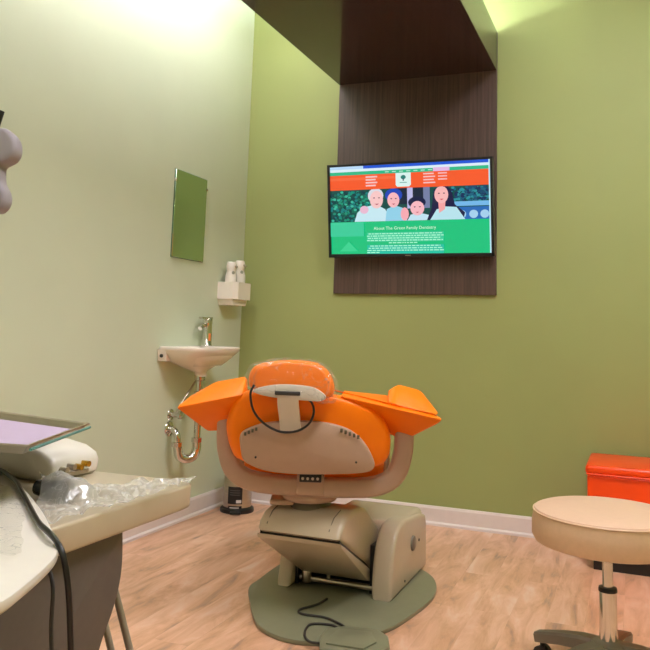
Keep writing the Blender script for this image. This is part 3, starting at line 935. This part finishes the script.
# --- seat and leg rest on the far side of the back
so_ = cr2([(-.24, -.10), (.24, -.10), (.25, .2), (.21, .42), (-.21, .42), (-.25, .2)], 4)
obj('seat', xf(pad(so_, 2, 0.465, 0.53, 0.03, 0, 0.01), U), M_orange, ch)
def legf(co):
    co = co.copy(); co.z -= max(0, co.y - 0.42) * 0.45; return U(co)
lo_ = cr2([(-.20, .42), (.20, .42), (.19, .7), (.14, .86), (-.14, .86), (-.19, .7)], 4)
obj('leg_rest', xf(pad(lo_, 2, 0.455, 0.52, 0.028, 0, 0.01), legf), M_orange, ch)
obj('seat_frame', xf(box(-.12, .12, -.13, .40, 0.425, 0.47, 0.01, 2), U), M_beige2, ch)

# plastic cover on the headrest
hv = bmesh.new()
pad([(u + (0.007 if u > -.09 else -.007), v + (0.003 if v > .86 else -.003)) for u, v in hol], 1, -0.388, -0.255, 0.036, 0.006, 0.012, bm=hv)
bmesh.ops.subdivide_edges(hv, edges=hv.edges[:], cuts=1, use_grid_fill=True)
def crumple(bm, amp, sc, seed=0):
    bm.normal_update()
    for v in bm.verts:
        n1 = noise.noise(v.co * sc + Vector((seed, 0, 0)))
        n2 = noise.noise(v.co * sc * 2.3 + Vector((0, seed + 5, 0)))
        v.co += v.normal * amp * (abs(n1) * 1.6 + abs(n2) * 0.8 - 0.3)
bmesh.ops.recalc_face_normals(hv, faces=hv.faces)
crumple(hv, 0.008, 24)
for v in list(hv.verts):      # open skirt below on the right
    if v.co.z < 0.80 and v.co.x > -0.02: v.co.z -= 0.012
hvo = obj('headrest_cover', xf(hv, U), M_film3, smooth=True, angle=60)
tag(hvo, 'crumpled clear plastic cover wrapped over the orange headrest', 'plastic cover')
cb = obj('hanging_cord', xf(tube(cr([(-.212, -.39, .83), (-.222, -.395, .80), (-.213, -.37, .745), (-.18, -.345, .700), (-.125, -.345, .672), (-.07, -.345, .672), (-.025, -.345, .695), (-.005, -.345, .735), (-.012, -.35, .772), (-.035, -.37, .79)], 8), 0.0042, 10), U), M_black, ch)
cb['label'] = 'thin black looped cord'

# foot control and cord
fc = thing('foot_control', 'flat grey green foot control on the floor before the chair base', 'foot control', (1.40, -1.78, 0))
fol = [(1.305, -1.80), (1.30, -1.735), (1.345, -1.685), (1.46, -1.665), (1.505, -1.70), (1.535, -1.78), (1.50, -1.88), (1.34, -1.89)]
obj('housing', prism(fol, 2, 0.018, 0.046, 0.008, 3), M_plate, fc)
obj('foot_pad', prism([(1.34, -1.80), (1.345, -1.73), (1.45, -1.71), (1.49, -1.78), (1.47, -1.85), (1.35, -1.86)], 2, 0.045, 0.052, 0.003, 2), M_plate, fc)
obj('rubber_base', prism([(1.32, -1.80), (1.315, -1.74), (1.35, -1.70), (1.45, -1.68), (1.49, -1.71), (1.52, -1.78), (1.49, -1.87), (1.35, -1.88)], 2, 0.0, 0.019), M_dark, fc, smooth=False)
lc = obj('cord', tube(cr([(1.315, -1.80, .022), (1.27, -1.80, .0205), (1.235, -1.76, .0205), (1.215, -1.70, .0205), (1.22, -1.655, .0205), (1.28, -1.635, .0205), (1.325, -1.66, .0205), (1.325, -1.63, .0205), (1.28, -1.60, .0205), (1.23, -1.58, .0205), (1.15, -1.585, .0205), (1.125, -1.55, .0205), (1.16, -1.47, .0205), (1.17, -1.40, .0205)], 8), 0.0042, 8), M_dark, fc)
lc['label'] = 'thin dark looped cord'

# ------------------------------------------------------------------ instrument cart in the foreground
ct = thing('instrument_cart', 'beige topped instrument cart with a dark grey side panel, left foreground', 'cart', (1.15, -3.4, 0))
SX = 1.505
top_ol = cr2([(SX, -3.45), (SX, -3.25), (SX, -3.10), (SX - .001, -2.985), (SX - .012, -2.955), (SX - .05, -2.948), (1.25, -2.955), (0.95, -2.965), (0.90, -3.0), (0.89, -3.3), (0.89, -3.7), (0.92, -3.78), (1.2, -3.80), (1.45, -3.79), (SX - .005, -3.75), (SX, -3.65)], 5)
obj('worktop', prism(top_ol, 2, 0.689, 0.733, 0.006, 3), M_beige, ct)
sp = cr([(-3.149, 0.6885, 0), (-3.146, 0.66, 0), (-3.145, 0.63, 0), (-3.150, 0.60, 0), (-3.164, 0.565, 0), (-3.185, 0.53, 0), (-3.22, 0.45, 0), (-3.25, 0.36, 0), (-3.28, 0.25, 0)], 4)
pts = [(v.x, v.y) for v in sp] + [(-3.65, 0.25), (-3.70, 0.6885)]
obj('side_panel', prism(pts, 0, 1.455, 1.492, 0.004, 2), M_greypl, ct)
obj('side_panel', prism(pts, 0, 0.93, 0.955, 0.004, 2), M_greypl, ct)
obj('cabinet_body', box(0.955, 1.455, -3.66, -3.24, 0.25, 0.689, 0.004, 1), M_greypl, ct)
for (xa, ya, xb, yb) in ((1.31, -3.00, 1.575, -3.00), (1.26, -2.99, 1.50, -2.97), (1.06, -3.00, 0.84, -3.00), (1.31, -3.70, 1.50, -3.72), (1.06, -3.70, 0.84, -3.72)):
    obj('leg', tube([(xa, ya, 0.689), (xb, yb, 0.055)], 0.0065, 12), M_satin, ct)
    bm = bmesh.new()
    for sg in (-1, 1):
        tube([(xb + sg * .004, yb, 0.028), (xb + sg * .018, yb, 0.028)], 0.028, 18, bm=bm)
    tube([(xb, yb, 0.03), (xb, yb, 0.06)], 0.006, 8, bm=bm)
    obj('caster', bm, M_dark, ct)

# white control head standing on the worktop
cu_ = thing('control_head', 'white rounded control box on the cart below the metal tray', 'control unit', (1.2, -3.08, 0.733))
pr = [(0.94, 0.7335), (1.288, 0.7335), (1.295, 0.740), (1.297, 0.760), (1.29, 0.774), (1.265, 0.786), (1.22, 0.793), (0.94, 0.797)]
obj('housing', prism(pr, 1, -3.10, -2.965, 0.012, 4), M_unit, cu_)
for k in range(4):
    obj('brass_fitting', tube([(1.290, -3.078 + k * .02, 0.755 + (k % 2) * .003), (1.312, -3.078 + k * .02, 0.755 + (k % 2) * .003)], 0.0055, 12), M_brass if k in (2, 3) else M_steel, cu_)
obj('fitting_rail', box(1.290, 1.306, -3.09, -3.01, 0.741, 0.749, 0.001, 1), M_steel, cu_)
obj('tray_mount', box(1.08, 1.20, -3.085, -3.03, 0.79, 0.8255, 0.004, 2), M_unit, cu_)

# instrument tray
ty = thing('instrument_tray', 'shallow steel tray lined with lavender paper on the control box', 'tray', (1.25, -3.2, 0.826))
A_, B_, C_, D_ = Vector((1.36, -3.085, 0)), Vector((1.455, -3.335, 0)), Vector((1.06, -3.43, 0)), Vector((1.00, -3.02, 0))
cen = (A_ + B_ + C_ + D_) / 4
def ring_t(s, z): return [Vector((cen.x + (q.x - cen.x) * s, cen.y + (q.y - cen.y) * s, z)) for q in (A_, B_, C_, D_)]
bm = bmesh.new()
Ls = [(0.86, 0.8265), (0.90, 0.8265), (0.965, 0.8385), (1.0, 0.8405), (1.0, 0.843), (0.955, 0.8415), (0.89, 0.8295), (0.86, 0.829)]
rg = [[bm.verts.new(v) for v in ring_t(*q)] for q in Ls]
for a, b in zip(rg, rg[1:]):
    for k in range(4): bm.faces.new((a[k], a[(k + 1) % 4], b[(k + 1) % 4], b[k]))
bm.faces.new(rg[0][::-1]); bm.faces.new(rg[-1])
obj('tray_body', bm, M_steel, ty, smooth=False)
pp = obj('tray_liner', prism([(v.x, v.y) for v in ring_t(0.90, 0)], 2, 0.8302, 0.8312), M_paper, smooth=False)
tag(pp, 'sheet of lavender paper lying in the steel tray', 'paper')
M_teal = mat('teal_plastic', (84, 136, 128), rough=0.35)
e0 = cen + (A_ - cen) * 0.99; e1 = cen + (B_ - cen) * 0.99
obj('tray_edge_trim', tube([Vector((e0.x + .003, e0.y, 0.836)), Vector((e1.x + .003, e1.y, 0.836))], 0.0024, 8), M_teal, ty)

# near swivel shelf
ns = thing('swivel_shelf', 'off white swivel shelf with rounded corner in front of the cart top', 'shelf', (1.2, -3.5, 0.75))
so2 = cr2([(1.13, -3.02), (1.187, -3.092), (1.29, -3.175), (1.384, -3.248), (1.47, -3.317), (1.538, -3.377), (1.60, -3.435), (1.628, -3.465), (1.652, -3.505), (1.683, -3.577), (1.70, -3.64), (1.69, -3.76), (1.60, -3.86), (1.30, -3.90), (1.05, -3.85), (0.92, -3.6), (0.92, -3.3), (1.0, -3.06)], 4)
obj('shelf_board', prism(so2, 2, 0.7385, 0.7505, 0.003, 2), M_unit, ns)
obj('shelf_rim', prism([(a * 0.985 + 0.0185, b * 0.985 - 0.052) for a, b in so2], 2, 0.7335, 0.739, 0.0015, 1), M_beige, ns)

# handpiece under film
hp = thing('handpiece', 'dark grey handpiece lying on the cart under clear film', 'handpiece', (1.28, -3.12, 0.745))
M_hand = mat('dark_grey_blue_plastic', (40, 43, 47), rough=0.25)
h0, h1 = Vector((1.425, -3.196, 0.749)), Vector((1.350, -3.194, 0.749))
obj('grip', tube([h0, h0.lerp(h1, .08), h0.lerp(h1, .3), h0.lerp(h1, .75), h1], [0.009, 0.0145, 0.0155, 0.0145, 0.012], 20), M_hand, hp)
obj('end_cap', tube([h0 + (h0 - h1).normalized() * .004, h0], [0.009, 0.0125], 16), M_nylon, hp)

# film over the cart top
def film(outl, z, nx, ny, amp, name, label, seed, mat_, zfun=None):
    (a, b, c, d) = [Vector(q) for q in outl]
    bm = bmesh.new()
    G = []
    for i in range(nx + 1):
        row = []
        for j in range(ny + 1):
            u, v = i / nx, j / ny
            p = (a * (1 - u) + b * u) * (1 - v) + (d * (1 - u) + c * u) * v
            p = Vector((p.x, p.y, 0))
            wob = 0.012
            if i in (0, nx) or j in (0, ny):
                p.x += wob * noise.noise(p * 25 + Vector((seed, 3, 0))); p.y += wob * noise.noise(p * 25 + Vector((9, seed, 0)))
            h = abs(noise.noise(p * 16 + Vector((seed, 0, 0)))) * 1.4 + abs(noise.noise(p * 38 + Vector((0, seed, 0)))) * 0.8 + abs(noise.noise(p * 80 + Vector((0, seed, 4)))) * 0.35
            base = z + (zfun(p) if zfun else 0)
            row.append(bm.verts.new((p.x, p.y, base + amp * h)))
        G.append(row)
    for i in range(nx):
        for j in range(ny):
            bm.faces.new((G[i][j], G[i + 1][j], G[i + 1][j + 1], G[i][j + 1]))
    o = obj(name, bm, mat_, angle=28)
    tag(o, label, 'plastic film')
    return o
def hump(p):
    # lifts over the handpiece
    t = max(0.0, min(1.0, (p - Vector((h0.x, h0.y, 0))).dot(Vector((h1.x - h0.x, h1.y - h0.y, 0))) / (h1 - h0).length_squared))
    q = Vector((h0.x, h0.y, 0)).lerp(Vector((h1.x, h1.y, 0)), t)
    dd = (p - q).length
    return 0.030 * max(0, 1 - (dd / 0.04) ** 2)
film([(1.345, -3.18, 0), (1.500, -2.935, 0), (1.512, -3.07, 0), (1.502, -3.38, 0)], 0.7355, 90, 60, 0.012, 'plastic_film', 'crumpled clear plastic film spread over the beige cart top', 3.3, M_film, hump)
film([(1.09, -3.10, 0), (1.40, -3.275, 0), (1.62, -3.52, 0), (1.15, -3.70, 0)], 0.7515, 60, 50, 0.006, 'shelf_film', 'smooth clear plastic film over the rounded swivel shelf', 8.1, M_film2)

# black cable over the shelf edge
c1 = cr([(0.98, -3.16, 0.756), (1.16, -3.125, 0.756), (1.275, -3.176, 0.756), (1.385, -3.266, 0.756), (1.47, -3.34, 0.756), (1.54, -3.40, 0.757), (1.612, -3.452, 0.757), (1.637, -3.462, 0.735), (1.643, -3.455, 0.68), (1.640, -3.44, 0.58), (1.625, -3.43, 0.50), (1.57, -3.39, 0.40), (1.58, -3.38, 0.2), (1.55, -3.30, 0.0065), (1.30, -3.0, 0.0065)], 6)
tag(obj('equipment_cable', tube(c1, 0.0038, 10), M_black), 'thick black cable draped over the rounded shelf edge', 'cable')
c2 = cr([(1.60, -3.45, 0.728), (1.620, -3.46, 0.705), (1.626, -3.465, 0.66), (1.632, -3.46, 0.58), (1.622, -3.45, 0.50), (1.56, -3.41, 0.40), (1.56, -3.40, 0.2), (1.56, -3.36, 0.0045), (1.36, -3.1, 0.0045)], 6)
tag(obj('equipment_cable', tube(c2, 0.0026, 8), M_dark), 'thinner dark cable hanging just left of the thick one', 'cable')

# lamp head at the left edge
lh = thing('examination_lamp', 'pale lobed lamp head on an arm at the left picture edge', 'lamp', (0.62, -3.2, 0))
ctr = Vector((1.038, -3.048, 1.335))
def lf(co): return ctr + rt * co.x + Vector((fw.x, fw.y, 0)).normalized() * co.y + Vector((0, 0, 1)) * co.z
# (x right, z up) outline in metres, 1.6 m from the camera; scale 0.00209 m per pixel
def q_(px, py): return ((px - 0) * 0.00209, (169 - py) * 0.00209)
half = [q_(3, 128), q_(12, 131), q_(19, 139), q_(21.5, 150), q_(18, 159), q_(8, 165), q_(6.5, 172), q_(8, 183), q_(13.5, 193), q_(15, 203), q_(11, 211), q_(2, 214)]
lft = [(-x - 0.075, z) for x, z in reversed(half)]
obj('lamp_head', xf(pad(cr2(half + lft, 4), 1, 0.0, 0.05, 0.014, 0.006, 0.01), lf), M_lamp, lh)
obj('lamp_handle', xf(tube([(-0.012, 0.02, 0.075), (-0.006, 0.02, 0.10), (0.002, 0.02, 0.125)], [0.009, 0.008, 0.006], 12), lf), M_black, lh)
obj('lamp_arm', xf(tube(cr([(-0.04, 0.05, 0.0), (-0.12, 0.09, 0.02), (-0.30, 0.12, 0.06), (-0.44, 0.12, 0.06)], 6), 0.014, 14), lf), M_lamp, lh)
pp_ = lf(Vector((-0.44, 0.12, 0.06)))
obj('lamp_post', lathe([(0.018, 0.03), (0.018, 1.45), (0, 1.455)], (pp_.x, pp_.y, 0), 24), M_lamp, lh)
obj('lamp_foot', lathe([(0, 0), (0.15, 0), (0.155, 0.012), (0.12, 0.028), (0.03, 0.04), (0, 0.04)], (pp_.x, pp_.y, 0), 32), M_lamp, lh)
